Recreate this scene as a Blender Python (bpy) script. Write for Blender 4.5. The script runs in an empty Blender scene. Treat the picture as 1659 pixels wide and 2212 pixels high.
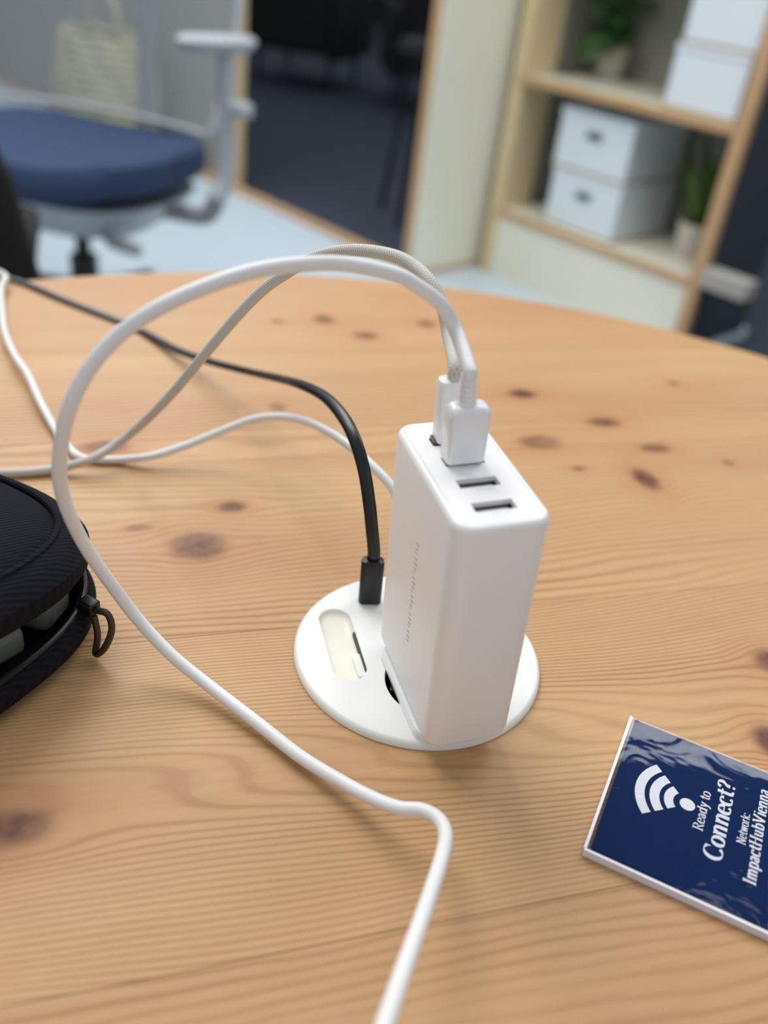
import bpy, bmesh, math, random
from mathutils import Vector, Matrix, Euler
random.seed(7)
PI = math.pi
S = bpy.context.scene
COL = S.collection

# ------------------------------------------------------------------ camera
cd = bpy.data.cameras.new('camera'); cam = bpy.data.objects.new('camera', cd); COL.objects.link(cam)
p, r = math.radians(33), math.radians(7.5)
F = Vector((0, math.cos(p), -math.sin(p))); U0 = Vector((0, math.sin(p), math.cos(p))); R0 = Vector((1, 0, 0))
Rc = math.cos(r)*R0 + math.sin(r)*U0; Uc = math.cos(r)*U0 - math.sin(r)*R0
M = Matrix((Rc, Uc, -F)).transposed().to_4x4(); M.translation = Vector((0, 0, .96))
cam.matrix_world = M
cd.sensor_fit = 'HORIZONTAL'; cd.sensor_width = 36; cd.lens = 1936/1659*36
cd.clip_start = .01; cd.clip_end = 60
cd.dof.use_dof = True; cd.dof.focus_distance = .325; cd.dof.aperture_fstop = 7.2; cd.dof.aperture_blades = 0
S.camera = cam
# ------------------------------------------------------------------ world, lights, exposure
S.view_settings.view_transform = 'Standard'; S.view_settings.look = 'None'
S.view_settings.gamma = 1; S.view_settings.use_curve_mapping = False
S.view_settings.exposure = 0.0
w = bpy.data.worlds.new('world'); S.world = w; w.use_nodes = True
w.node_tree.nodes['Background'].inputs[0].default_value = (.86, .93, 1, 1)
w.node_tree.nodes['Background'].inputs[1].default_value = .56
def area(name, loc, tgt, sx, sy, power, col):
    d = bpy.data.lights.new(name, 'AREA'); d.shape = 'RECTANGLE'; d.size = sx; d.size_y = sy; d.energy = power; d.color = col
    o = bpy.data.objects.new(name, d); COL.objects.link(o); o.location = loc
    o.rotation_euler = (Vector(tgt)-Vector(loc)).to_track_quat('-Z', 'Y').to_euler(); return o
area('ceiling_or_fill_softlight', (-.9, 1.5, 2.55), (.0, .5, .72), 1.3, 1.3, 37, (1, .98, .95))
area('ceiling_or_fill_softlight', (1.1, 2.1, 2.55), (1.1, 2.1, 0), 1.6, .20, 16, (.93, .97, 1))
area('ceiling_or_fill_softlight', (.8, 1.25, 2.55), (.55, 3.0, .2), .9, .9, 13, (1, .96, .90))  # added fill, aimed at the shelf fronts to make them brighter and warmer
area('ceiling_or_fill_softlight', (-1.2, 3.4, 2.55), (-1.2, 3.0, 0), 1.4, 1.4, 34, (.93, .97, 1))

# ------------------------------------------------------------------ materials
def mat(name, col, rough=.5, metal=0., coat=0., trans=0., ior=1.45, var=0., vscale=60., bump=0., bscale=300., sss=0., spec=.5):
    m = bpy.data.materials.new(name); m.use_nodes = True; nt = m.node_tree; b = nt.nodes['Principled BSDF']
    c = (*col, 1)
    b.inputs['Base Color'].default_value = c; b.inputs['Roughness'].default_value = rough
    b.inputs['Metallic'].default_value = metal; b.inputs['Coat Weight'].default_value = coat
    b.inputs['Coat Roughness'].default_value = .05
    b.inputs['Transmission Weight'].default_value = trans; b.inputs['IOR'].default_value = ior
    b.inputs['Specular IOR Level'].default_value = spec
    if sss: b.inputs['Subsurface Weight'].default_value = sss; b.inputs['Subsurface Radius'].default_value = (.004, .003, .002); b.inputs['Subsurface Scale'].default_value = .5
    tc = nt.nodes.new('ShaderNodeTexCoord')
    if var or bump:
        n = nt.nodes.new('ShaderNodeTexNoise'); n.inputs['Scale'].default_value = vscale; n.inputs['Detail'].default_value = 4
        nt.links.new(tc.outputs['Object'], n.inputs['Vector'])
        if var:
            mx = nt.nodes.new('ShaderNodeMix'); mx.data_type = 'RGBA'
            mx.inputs[6].default_value = tuple(x*(1-var) for x in col)+(1,); mx.inputs[7].default_value = tuple(min(1, x*(1+var)) for x in col)+(1,)
            nt.links.new(n.outputs[0], mx.inputs[0]); nt.links.new(mx.outputs[2], b.inputs['Base Color'])
        if bump:
            n2 = nt.nodes.new('ShaderNodeTexNoise'); n2.inputs['Scale'].default_value = bscale
            nt.links.new(tc.outputs['Object'], n2.inputs['Vector'])
            bp = nt.nodes.new('ShaderNodeBump'); bp.inputs['Strength'].default_value = bump; bp.inputs['Distance'].default_value = .002
            nt.links.new(n2.outputs[0], bp.inputs['Height']); nt.links.new(bp.outputs[0], b.inputs['Normal'])
    return m
def lin(r_, g_, b_):
    f = lambda v: (v/255/12.92) if v/255 <= .04045 else ((v/255+.055)/1.055)**2.4
    return (f(r_), f(g_), f(b_))
M_white = mat('white_plastic', lin(250, 249, 248), .38, var=.01, vscale=40)
M_whiteglossy = mat('white_gloss_plastic', lin(243, 243, 244), .25, coat=.2, var=.01)
M_cream = mat('cream_plastic', lin(238, 236, 220), .4, var=.01)
M_grom = mat('outlet_white_plastic', lin(242, 242, 238), .35, var=.01)
M_groove = mat('groove_grey', lin(205, 205, 205), .6, var=.02)
M_cable = mat('white_rubber', lin(238, 236, 235), .42, var=.015)
M_cable2 = mat('white_cable_vinyl', lin(234, 236, 232), .4, var=.015)
M_blk = mat('black_plastic', (.006, .006, .007), .32, var=.05)
M_dark = mat('dark_socket', lin(62, 54, 40), .5, var=.1)
M_tin = mat('port_metal', lin(110, 104, 92), .35, metal=.8, var=.05)
M_ink = mat('grey_ink', lin(158, 152, 150), .6, var=.02)
M_navy = None
M_print = mat('white_ink', lin(238, 238, 245), .5, var=.02)
M_frost = mat('polished_acrylic_edge', lin(236, 234, 242), .3, coat=.6, var=.03)
M_ply = mat('plywood_edge', lin(196, 158, 118), .6, var=.15, vscale=30)
M_beige = mat('pale_birch', lin(214, 192, 152), .55, var=.06, vscale=12)
M_lam = mat('white_laminate', lin(230, 228, 210), .45, var=.02, vscale=5)
M_lamgrey = mat('grey_laminate', lin(150, 148, 138), .6, var=.04, vscale=6)
M_floorw = mat('white_floor_laminate', lin(198, 212, 222), .35, var=.03, vscale=4)
M_carpet = mat('navy_carpet', lin(54, 61, 74), .95, var=.25, vscale=3, bump=.4, bscale=400)
M_wall = mat('dark_wall_paint', lin(30, 31, 34), .8, var=.1, vscale=3)
M_box = mat('white_cardboard', lin(222, 230, 236), .6, var=.02, vscale=10)
M_rim = mat('tan_rim', lin(176, 160, 136), .6, var=.05)
M_tag = mat('dark_label', lin(96, 104, 110), .5, metal=.2, var=.05)
M_pot = mat('cream_pot', lin(208, 200, 186), .7, var=.05)
M_soil = mat('brown_soil', lin(70, 50, 32), .9, var=.3)
M_leaf = mat('green_leaf', lin(74, 120, 66), .45, var=.35, vscale=40)
M_leaf2 = mat('dark_green_leaf', lin(74, 100, 30), .45, var=.4, vscale=25)
M_seat = mat('blue_seat_fabric', lin(47, 66, 98), .9, var=.1, vscale=30, bump=.3, bscale=900)
M_grey = mat('light_grey_plastic', lin(176, 181, 188), .4, var=.03)
M_grey2 = mat('mid_grey_plastic', lin(140, 142, 144), .5, var=.03)
M_mesh = mat('grey_mesh_strand', lin(164, 170, 176), .6, var=.08, vscale=20)
M_darkfab = mat('near_black_fabric', lin(34, 30, 30), .9, var=.2, vscale=30)
M_darkchair = mat('charcoal_upholstery', lin(26, 25, 26), .9, var=.2, vscale=5)
M_straw = mat('pale_straw', lin(190, 182, 142), .9, var=.25, vscale=25)
M_bagcont = mat('pale_contents', lin(140, 140, 128), .6, var=.1)
M_brass = mat('dark_bronze', lin(80, 62, 50), .4, metal=.6, var=.05)
M_steel = mat('steel', lin(150, 152, 155), .35, metal=.9, var=.03)

def ribbed(name, col, scale, rough=.85, var=.25, bump=.6, axis=(1, .25, 0)):
    m = mat(name, col, rough); nt = m.node_tree; b = nt.nodes['Principled BSDF']; N = nt.nodes.new; L = nt.links.new
    tc = N('ShaderNodeTexCoord'); wv = N('ShaderNodeTexWave'); wv.inputs['Scale'].default_value = scale; wv.inputs['Distortion'].default_value = 1.2
    wv.inputs['Detail Scale'].default_value = 40
    mp = N('ShaderNodeMapping'); mp.inputs['Rotation'].default_value = (0, 0, .3); L(tc.outputs['Object'], mp.inputs[0]); L(mp.outputs[0], wv.inputs[0])
    mx = N('ShaderNodeMix'); mx.data_type = 'RGBA'; mx.inputs[6].default_value = tuple(x*(1-var) for x in col)+(1,); mx.inputs[7].default_value = tuple(x*(1+2.5*var) for x in col)+(1,)
    L(wv.outputs[1], mx.inputs[0]); L(mx.outputs[2], b.inputs['Base Color'])
    bp = N('ShaderNodeBump'); bp.inputs['Strength'].default_value = bump; bp.inputs['Distance'].default_value = .0006
    L(wv.outputs[1], bp.inputs['Height']); L(bp.outputs[0], b.inputs['Normal']); return m
M_bag = ribbed('black_ribbed_fabric', (.0055, .0065, .011), 190)
M_bag.node_tree.nodes['Principled BSDF'].inputs['Specular IOR Level'].default_value = .2

def braid():
    m = mat('braided_sleeve', lin(214, 212, 204), .7); nt = m.node_tree; b = nt.nodes['Principled BSDF']; N = nt.nodes.new; L = nt.links.new
    at = N('ShaderNodeUVMap'); sp = N('ShaderNodeSeparateXYZ'); L(at.outputs[0], sp.inputs[0])
    def wave(sgn):
        a = N('ShaderNodeMath'); a.operation = 'MULTIPLY'; a.inputs[1].default_value = 8*2*PI; L(sp.outputs[0], a.inputs[0])
        c = N('ShaderNodeMath'); c.operation = 'MULTIPLY'; c.inputs[1].default_value = sgn*2*PI*900; L(sp.outputs[1], c.inputs[0])
        d = N('ShaderNodeMath'); d.operation = 'ADD'; L(a.outputs[0], d.inputs[0]); L(c.outputs[0], d.inputs[1])
        e = N('ShaderNodeMath'); e.operation = 'SINE'; L(d.outputs[0], e.inputs[0]); return e
    x, y = wave(1), wave(-1)
    mm = N('ShaderNodeMath'); mm.operation = 'MAXIMUM'; L(x.outputs[0], mm.inputs[0]); L(y.outputs[0], mm.inputs[1])
    rp = N('ShaderNodeMapRange'); rp.inputs[1].default_value = -.6; rp.inputs[2].default_value = 1; L(mm.outputs[0], rp.inputs[0])
    mx = N('ShaderNodeMix'); mx.data_type = 'RGBA'; mx.inputs[6].default_value = (*lin(186, 182, 170), 1); mx.inputs[7].default_value = (*lin(222, 220, 212), 1)
    L(rp.outputs[0], mx.inputs[0]); L(mx.outputs[2], b.inputs['Base Color'])
    bp = N('ShaderNodeBump'); bp.inputs['Strength'].default_value = .5; bp.inputs['Distance'].default_value = .0003
    L(rp.outputs[0], bp.inputs['Height']); L(bp.outputs[0], b.inputs['Normal']); return m
M_braid = braid()
M_greybar = mat('warm_grey', lin(172, 168, 162), .5, var=.03)
M_slate = mat('charcoal_side', lin(54, 60, 68), .7, var=.05)  # one dark grey over the whole outer shelf side

def acrylic():
    m = mat('clear_acrylic', (.98, .99, 1), .02, trans=1., ior=1.16); nt = m.node_tree; b = nt.nodes['Principled BSDF']; N = nt.nodes.new; L = nt.links.new
    tc = N('ShaderNodeTexCoord'); n = N('ShaderNodeTexNoise'); n.inputs['Scale'].default_value = 38; n.inputs['Detail'].default_value = 3; n.inputs['Distortion'].default_value = .8
    L(tc.outputs['Object'], n.inputs[0]); bp = N('ShaderNodeBump'); bp.inputs['Strength'].default_value = .22; bp.inputs['Distance'].default_value = .0014
    L(n.outputs[0], bp.inputs['Height']); L(bp.outputs[0], b.inputs['Normal']); return m
M_acr = acrylic()
def filmcard():
    m = mat('navy_card', lin(0, 33, 82), .7, coat=0., var=.05, spec=.05, vscale=80); nt = m.node_tree; b = nt.nodes['Principled BSDF']; N = nt.nodes.new; L = nt.links.new
    tc = N('ShaderNodeTexCoord'); n = N('ShaderNodeTexNoise'); n.inputs['Scale'].default_value = 22; n.inputs['Detail'].default_value = 4; n.inputs['Distortion'].default_value = 1.2
    L(tc.outputs['Object'], n.inputs[0]); bp = N('ShaderNodeBump'); bp.inputs['Strength'].default_value = .5; bp.inputs['Distance'].default_value = .002
    L(n.outputs[0], bp.inputs['Height']); L(bp.outputs[0], b.inputs['Coat Normal']); return m
M_navy = filmcard()

# knots in the table top: (along grain, across grain, half length, half width, darkness)
KNOTS = [(.1505, .2786, .010, .0065, 1.), (.1886, .2381, .012, .007, .8), (.1353, .2169, .014, .009, .65), (.2053, .2046, .011, .006, .75),
         (.1804, .1718, .0075, .012, .95), (.1459, .1862, .005, .003, .6), (.2432, .1843, .004, .004, .5), (-.0489, .1669, .0075, .005, .9),
         (-.0672, .1366, .013, .0115, .85), (-.1051, .2294, .012, .007, .8), (.1590, .0271, .008, .008, .9), (.1310, -.013, .008, .009, 1.),
         (-.1375, -.0019, .014, .008, .9), (.0474, .4025, .008, .009, .8), (.0709, .3731, .010, .008, .7), (.1221, .3942, .007, .007, .7),
         (-.0091, .2684, .005, .006, .6), (.2687, .2896, .006, .004, .5), (.0131, .398, .005, .005, .5), (-.0924, .154, .007, .003, .5),
         (.30, .05, .012, .008, .8), (-.22, .10, .010, .007, .7), (.05, -.16, .011, .008, .8), (-.2, .33, .010, .008, .6)]
def wood():
    m = mat('larch_wood', lin(214, 172, 128), .45, spec=.35); nt = m.node_tree; b = nt.nodes['Principled BSDF']; N = nt.nodes.new; L = nt.links.new
    def math_(op, a, c=None, d=None, clamp=False):
        n = N('ShaderNodeMath'); n.operation = op; n.use_clamp = clamp
        for i, v in enumerate((a, c, d)):
            if v is None: continue
            if isinstance(v, (int, float)): n.inputs[i].default_value = v
            else: L(v, n.inputs[i])
        return n.outputs[0]
    tc = N('ShaderNodeTexCoord'); mp = N('ShaderNodeMapping'); mp.inputs['Rotation'].default_value = (0, 0, -math.radians(19.5)); L(tc.outputs['Object'], mp.inputs[0])
    sp = N('ShaderNodeSeparateXYZ'); L(mp.outputs[0], sp.inputs[0]); u, v = sp.outputs[0], sp.outputs[1]
    oi = N('ShaderNodeObjectInfo'); oc = N('ShaderNodeSeparateColor'); L(oi.outputs['Color'], oc.inputs[0])
    seed = math_('MULTIPLY', oc.outputs[1], 10.); fq = math_('MULTIPLY', oc.outputs[2], 600.)
    disp = None; dark = None; halo = None
    for (ku, kv, a, c, k) in KNOTS:
        du = math_('MULTIPLY', math_('SUBTRACT', u, ku), 1/a); dvr = math_('SUBTRACT', v, kv); dv = math_('MULTIPLY', dvr, 1/c)
        d2 = math_('ADD', math_('MULTIPLY', du, du), math_('MULTIPLY', dv, dv))
        e = math_('EXPONENT', math_('MULTIPLY', math_('ADD', math_('MULTIPLY', math_('MULTIPLY', du, du), .30), math_('MULTIPLY', math_('MULTIPLY', dv, dv), .42)), -1.))
        s = math_('MULTIPLY', math_('MULTIPLY', dvr, e), -.93); disp = s if disp is None else math_('ADD', disp, s)
        kd = math_('MULTIPLY', math_('EXPONENT', math_('MULTIPLY', math_('MULTIPLY', d2, d2), -1.3)), k); dark = kd if dark is None else math_('ADD', dark, kd)
        kh = math_('MULTIPLY', math_('EXPONENT', math_('MULTIPLY', d2, -.22)), k); halo = kh if halo is None else math_('ADD', halo, kh)
    def noise(su, sv, det=2., sc=1., off=0., rough=.5):
        cb = N('ShaderNodeCombineXYZ'); L(math_('MULTIPLY', u, su), cb.inputs[0]); L(math_('MULTIPLY', v, sv), cb.inputs[1]); L(math_('ADD', seed, off), cb.inputs[2])
        n = N('ShaderNodeTexNoise'); n.inputs['Scale'].default_value = sc; n.inputs['Detail'].default_value = det; n.inputs['Roughness'].default_value = rough; L(cb.outputs[0], n.inputs[0]); return n.outputs[0]
    vv = math_('ADD', v, disp)
    
    def slow(x, vc, s_, A):   # widens the rings around vc, as in flat-sawn heartwood
        return math_('MULTIPLY', math_('TANH', math_('MULTIPLY', math_('SUBTRACT', x, vc), 1/s_)), -A*s_)
    cen = math_('ADD', vv, math_('MULTIPLY', noise(1.6, .01, 1., off=8.), .03))
    vv = math_('ADD', vv, math_('ADD', slow(cen, .022, .017, .88), slow(cen, .245, .016, .75)))
    vv = math_('ADD', vv, slow(cen, -.27, .02, .8))
    ph = math_('MULTIPLY', fq, math_('ADD', vv, math_('MULTIPLY', noise(2.2, 8., 1.5, off=3.), .085)))
    ph = math_('ADD', ph, math_('MULTIPLY', noise(7., 26., 2., off=6.), 2.6))
    ph = math_('ADD', ph, math_('MULTIPLY', noise(30., 130., 2., off=5.), .45))
    fr = math_('FRACT', ph)
    ramp = N('ShaderNodeValToRGB'); L(fr, ramp.inputs[0]); el = ramp.color_ramp.elements
    el[0].position = 0; el[0].color = (.95, .95, .95, 1); el[1].position = 1; el[1].color = (.80, .80, .80, 1)
    for q, vq in ((.10, .30), (.40, .0), (.70, .18), (.88, .95)):
        e = el.new(q); e.color = (vq,)*3+(1,)
    amp = math_('MULTIPLY_ADD', noise(3., 30., 3., off=9.), 2.6, -.85, True)
    ring = math_('MULTIPLY', ramp.outputs[0], math_('ADD', math_('MULTIPLY', amp, .66), .16))
    def mixc(f, A, B):
        x = N('ShaderNodeMix'); x.data_type = 'RGBA'
        L(f, x.inputs[0]) if not isinstance(f, float) else None
        if isinstance(f, float): x.inputs[0].default_value = f
        for i, c_ in ((6, A), (7, B)):
            if isinstance(c_, tuple): x.inputs[i].default_value = (*c_, 1)
            else: L(c_, x.inputs[i])
        return x.outputs[2]
    base = mixc(math_('MULTIPLY_ADD', noise(3., 14., 3., off=1.), 3., -1.0, True), lin(208, 172, 122), lin(197, 155, 112))
    base = mixc(oc.outputs[0], base, lin(184, 133, 93))
    base = mixc(ring, base, lin(140, 86, 48))
    base = mixc(math_('MULTIPLY_ADD', noise(40., 700., 2., off=2.), .5, -.08, True), base, lin(172, 122, 80))
    base = mixc(math_('MULTIPLY', halo, .50, None, True), base, lin(184, 116, 66))
    base = mixc(math_('MULTIPLY', math_('MULTIPLY', dark, math_('MULTIPLY_ADD', noise(160., 160., 2., off=4.), 1.0, .55)), .95, None, True), base, lin(98, 52, 30))
    L(base, b.inputs['Base Color'])
    L(math_('MULTIPLY_ADD', noise(20., 90., 2.), .2, .36), b.inputs['Roughness'])
    bp = N('ShaderNodeBump'); bp.inputs['Strength'].default_value = .25; bp.inputs['Distance'].default_value = .0003; bp.invert = True
    L(ring, bp.inputs['Height']); L(bp.outputs[0], b.inputs['Normal'])
    return m
M_wood = wood()

# ------------------------------------------------------------------ helpers
def link(o, parent=None):
    COL.objects.link(o)
    if parent is not None: o.parent = parent
    return o
def obj(name, bm, m, parent=None, smooth=True, bevel=0, sub=0, kind=None, flat=False):
    me = bpy.data.meshes.new(name)
    if not flat: bmesh.ops.recalc_face_normals(bm, faces=bm.faces)
    else:
        bm.normal_update()
        for f in bm.faces:
            if f.normal.z < 0: f.normal_flip()
    bm.to_mesh(me); bm.free()
    if smooth:
        for f in me.polygons: f.use_smooth = True
        try: me.set_sharp_from_angle(angle=math.radians(40))
        except Exception: pass
    me.materials.append(m); o = bpy.data.objects.new(name, me); link(o, parent)
    if bevel: b = o.modifiers.new('bevel', 'BEVEL'); b.width = bevel; b.segments = 3; b.limit_method = 'ANGLE'
    if sub: s = o.modifiers.new('sub', 'SUBSURF'); s.levels = sub; s.render_levels = sub
    if kind: o['kind'] = kind
    return o
def tag(o, label, cat, group=None):
    o['label'] = label; o['category'] = cat
    if group: o['group'] = group
    return o
def thing(name, label, cat, loc=(0, 0, 0), rot=(0, 0, 0), group=None):
    o = bpy.data.objects.new(name, None); o.empty_display_size = .05; link(o); o.location = loc; o.rotation_euler = rot
    return tag(o, label, cat, group)
def struct(name, bm, m, **k):
    o = obj(name, bm, m, smooth=False, **k); o['kind'] = 'structure'; return o
def box(bm, x0, x1, y0, y1, z0, z1, mtx=None):
    vs = [bm.verts.new((x, y, z)) for x in (x0, x1) for y in (y0, y1) for z in (z0, z1)]
    for f in ((0, 1, 3, 2), (4, 6, 7, 5), (0, 4, 5, 1), (2, 3, 7, 6), (0, 2, 6, 4), (1, 5, 7, 3)): bm.faces.new([vs[i] for i in f])
    if mtx is not None: bmesh.ops.transform(bm, matrix=mtx, verts=vs)
    return bm
def bx(*a, **k): return box(bmesh.new(), *a, **k)
def ring(bm, pts): return [bm.verts.new(q) for q in pts]
def loft(bm, rings, cap0=True, cap1=True):
    R = [ring(bm, q) for q in rings]; n = len(R[0])
    for a, b in zip(R, R[1:]):
        for i in range(n): bm.faces.new((a[i], a[(i+1) % n], b[(i+1) % n], b[i]))
    if cap0: bm.faces.new(R[0][::-1])
    if cap1: bm.faces.new(R[-1])
    return R
def circ(cx, cy, z, rad, n=48, ry=None): return [(cx+rad*math.cos(2*PI*i/n), cy+(ry or rad)*math.sin(2*PI*i/n), z) for i in range(n)]
def rrect(hx, hy, rad, z, n=8, cx=0, cy=0):
    out = []
    for qx, qy, a0 in ((1, 1, 0), (-1, 1, 90), (-1, -1, 180), (1, -1, 270)):
        for i in range(n+1):
            a = math.radians(a0+90*i/n); out.append((cx+qx*(hx-rad)+rad*math.cos(a), cy+qy*(hy-rad)+rad*math.sin(a), z))
    return out
def sell(a, b, e, z, n=64, cx=0, cy=0, rot=0):
    out = []
    for i in range(n):
        t = 2*PI*i/n; c, s = math.cos(t), math.sin(t)
        x = a*math.copysign(abs(c)**(2/e), c); y = b*math.copysign(abs(s)**(2/e), s)
        out.append((cx+x*math.cos(rot)-y*math.sin(rot), cy+x*math.sin(rot)+y*math.cos(rot), z))
    return out
def cr(pts, n=8):
    P = [Vector(q) for q in pts]; P = [2*P[0]-P[1]] + P + [2*P[-1]-P[-2]]; out = []
    for i in range(1, len(P)-2):
        a, b, c, d = P[i-1:i+3]
        for k in range(n):
            t = k/n; out.append(.5*((2*b)+(c-a)*t+(2*a-5*b+4*c-d)*t*t+(3*b-a-3*c+d)*t**3))
    out.append(P[-2]); return out
def tube(pts, rad, seg=14, flat=None, up=Vector((0, 0, 1)), uv=False, bm=None):
    """sweep a round (or flat: half width, half thickness) section along pts"""
    bm = bm or bmesh.new(); P = [Vector(q) for q in pts]; rings = []; T0 = None; nrm = None; L = 0; lens = []
    for i, q in enumerate(P):
        t = (P[min(i+1, len(P)-1)]-P[max(i-1, 0)]).normalized()
        if nrm is None: nrm = up.cross(t); nrm = nrm.normalized() if nrm.length > 1e-3 else Vector((1, 0, 0)).cross(t).normalized()
        else: nrm = (nrm-t*nrm.dot(t)).normalized()
        bn = t.cross(nrm)
        rr_ = rad(i/(len(P)-1)) if callable(rad) else rad
        rw, rt = (flat if flat else (rr_, rr_))
        rings.append([q+nrm*rw*math.cos(2*PI*k/seg)+bn*rt*math.sin(2*PI*k/seg) for k in range(seg)])
        if i: L += (q-P[i-1]).length
        lens.append(L)
    R = loft(bm, rings)
    if uv:
        ul = bm.loops.layers.uv.new('UVMap'); idx = {v: (k/seg, lens[i]) for i, rg in enumerate(R) for k, v in enumerate(rg)}
        for f in bm.faces:
            if len(f.verts) != 4: continue
            us = [idx[l.vert][0] for l in f.loops]
            for l in f.loops:
                a, c = idx[l.vert]; l[ul].uv = (a+(1 if max(us)-min(us) > .5 and a < .5 else 0), c)
    return bm
def lathe(prof, n=32, cx=0, cy=0, bm=None):
    bm = bm or bmesh.new(); loft(bm, [circ(cx, cy, z, max(rad, 1e-5), n) for rad, z in prof]); return bm
def plate(outer, holes, z):
    bm = bmesh.new(); E = []
    loops = []
    for lp in [outer]+holes:
        vs = [bm.verts.new((x, y, z)) for x, y in lp]; loops.append(vs)
        E += [bm.edges.new((vs[i], vs[(i+1) % len(vs)])) for i in range(len(vs))]
    bmesh.ops.triangle_fill(bm, use_beauty=True, use_dissolve=False, edges=E)
    return bm, loops
def skirt(bm, loop, prof):
    """prof: list of (scale function on (x, y), z)"""
    prev = loop; n = len(loop)
    for fn, z in prof:
        cur = [bm.verts.new((*fn(v.co.x, v.co.y), z)) for v in loop]
        for i in range(n): bm.faces.new((prev[i], prev[(i+1) % n], cur[(i+1) % n], cur[i]))
        prev = cur
    return prev
def catmull(o): return o

TZ = .72                                     # height of the table top
tt = math.radians(135.9)
UX = Vector((-math.cos(tt), -math.sin(tt), 0)); VX = Vector((math.sin(tt), -math.cos(tt), 0)); ORG = Vector((.005, 2.931, 0))
BROT = math.atan2(UX.y, UX.x)
def booth(u, v, z=0): return ORG+UX*u+VX*v+Vector((0, 0, z))
BM = Matrix.Translation(ORG) @ Matrix.Rotation(BROT, 4, 'Z')

# ------------------------------------------------------------------ setting
struct('floor', bx(-7, 7, -2, 12, -.10, -.03), M_carpet)
bm = bx(-4.2, .84, -3.2, 0, -.03, 0, mtx=BM); o = struct('floor_2', bm, M_floorw)
o = struct('floor_3', bx(0.0005, .84, .0005, .70, -.03, 0, mtx=BM), M_floorw)
o = struct('trim_1', bx(-4.2, -.032, .0005, .05, -.0295, .012, mtx=BM), M_ply)
struct('wall_back', bx(-7, 7, 12, 12.1, -.10, 3), M_wall)
struct('wall_right', bx(7, 7.1, -2, 12, -.10, 3), M_wall)
struct('wall_left', bx(-7.1, -7, -2, 12, -.10, 3), M_wall)

def booth_panel(label, u0, u1, v0, v1, h, edge_faces, face_mat, z0=0):
    t = thing('partition_panel', label, 'panel', booth((u0+u1)/2, (v0+v1)/2, z0), (0, 0, BROT))
    hu, hv = (u1-u0)/2, (v1-v0)/2
    e = .004
    if hu < hv:   # thin in u
        obj('panel_face', bx(-hu+e, hu, -hv+.004, hv-.004, .018, h-.004), face_mat, t, smooth=False)
        obj('front_edge', bx(-hu, hu, -hv-.001, -hv+.0035, .0, h), M_ply, t, smooth=False)
        obj('bottom_edge', bx(-hu+e, hu+.002, -hv+.0035, hv, 0, .0175), M_ply, t, smooth=False)
    else:
        obj('panel_face', bx(-hu, hu-.026, -hv, hv, 0, h), face_mat, t, smooth=False)
        obj('side_edge', bx(hu-.0255, hu, -hv, hv+.0, 0, h), M_beige, t, smooth=False)
    return t
booth_panel('tall white partition panel with plywood edge standing left of the open shelf', -.030, 0, -.043, .40, 2.0, 'v', M_lam)
booth_panel('grey partition panel with pale wood edge standing behind the blue office chair', -4.2, -1.13, .052, .082, 2.0, 'u', M_lamgrey, z0=-.03)

# shelf unit --------------------------------------------------------
t = thing('shelf_unit', 'white and birch open shelf unit with a closed white base', 'shelf', booth(.44, .46), (0, 0, BROT))
U0s, U1s = -.40, .40      # local u range (centre .44)
D0, D1 = -.196, .196      # local v
obj('side_panel', bx(U0s+.001, U0s+.045, D0+.002, D0+.15, .0, 2.0), M_beige, t, smooth=False)
q = obj('side_panel', bx(U1s-.022, U1s, D0+.0285, D1, 0, 2.0), M_slate, t, smooth=False); q['label'] = 'charcoal outer side panel'
obj('front_post', bx(U1s-.026, U1s+.008, D0, D0+.028, 0, 2.0), M_ply, t, smooth=False)
obj('side_panel', bx(U0s+.001, U0s+.02, D0+.151, D1, 0, 2.0), M_lamgrey, t, smooth=False)
obj('back_panel', bx(U0s+.02, U1s-.023, D1-.012, D1, .03, 2.0), M_lamgrey, t, smooth=False)
obj('front_board', bx(U0s+.046, U1s-.023, D0+.004, D0+.022, .0, .2), M_lam, t, smooth=False)
for z in (.2, .606, 1.02, 1.43):
    b = obj('shelf_board', bx(U0s+.046, U1s-.023, D0+.003, D1-.0125, z, z+.02), M_lam, t, smooth=False)
    obj('board_edge', bx(U0s+.03, U1s-.0225, D0-.003, D0+.0025, z-.003, z+.0215), M_ply, b, smooth=False)
o = obj('grey_bar', bx(U1s+.009, U1s+.15, D0-.01, D0+.05, .212, .262), M_greybar, t, smooth=False, bevel=.003)  # plain bar standing in for what looks like an armrest
o['label'] = 'pale grey armrest-like bar sticking out of the side'

def carton(label, u0, u1, v0, z, h, d=.30, handle=True):
    g = thing('storage_box', label, 'box', booth((u0+u1)/2, v0+d/2, z), (0, 0, BROT), 'white storage boxes on the open shelf')
    hw = (u1-u0)/2
    obj('box_body', bx(-hw, hw, -d/2, d/2, 0, h-.016), M_box, g, smooth=False, bevel=.002)
    obj('lid', bx(-hw-.003, hw+.003, -d/2-.003, d/2+.003, h-.0155, h), M_rim if handle == 2 else M_box, g, smooth=False, bevel=.002)
    obj('rim', bx(-hw-.001, hw+.001, -d/2-.001, d/2+.001, 0.0, .010), M_rim, g, smooth=False)
    if handle: 
        q = obj('label_holder', bx(-.028, .028, -d/2-.005, -d/2-.0005, h*.58, h*.58+.022, mtx=None), M_tag, g, smooth=False, bevel=.001)
    return g
carton('white lidded storage box with dark label holder, bottom of the pair on lower shelf', .245, .505, .30, .2205, .172)
carton('white lidded storage box with dark label holder, resting on another box below the shelf board', .235, .50, .30, .393, .172)
carton('white storage box at the right end of the upper shelf, under another box', .575, .795, .285, .6265, .160, handle=False)
carton('topmost white storage box in the stack at the upper shelf right end', .585, .80, .285, .787, .20, handle=False)

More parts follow.
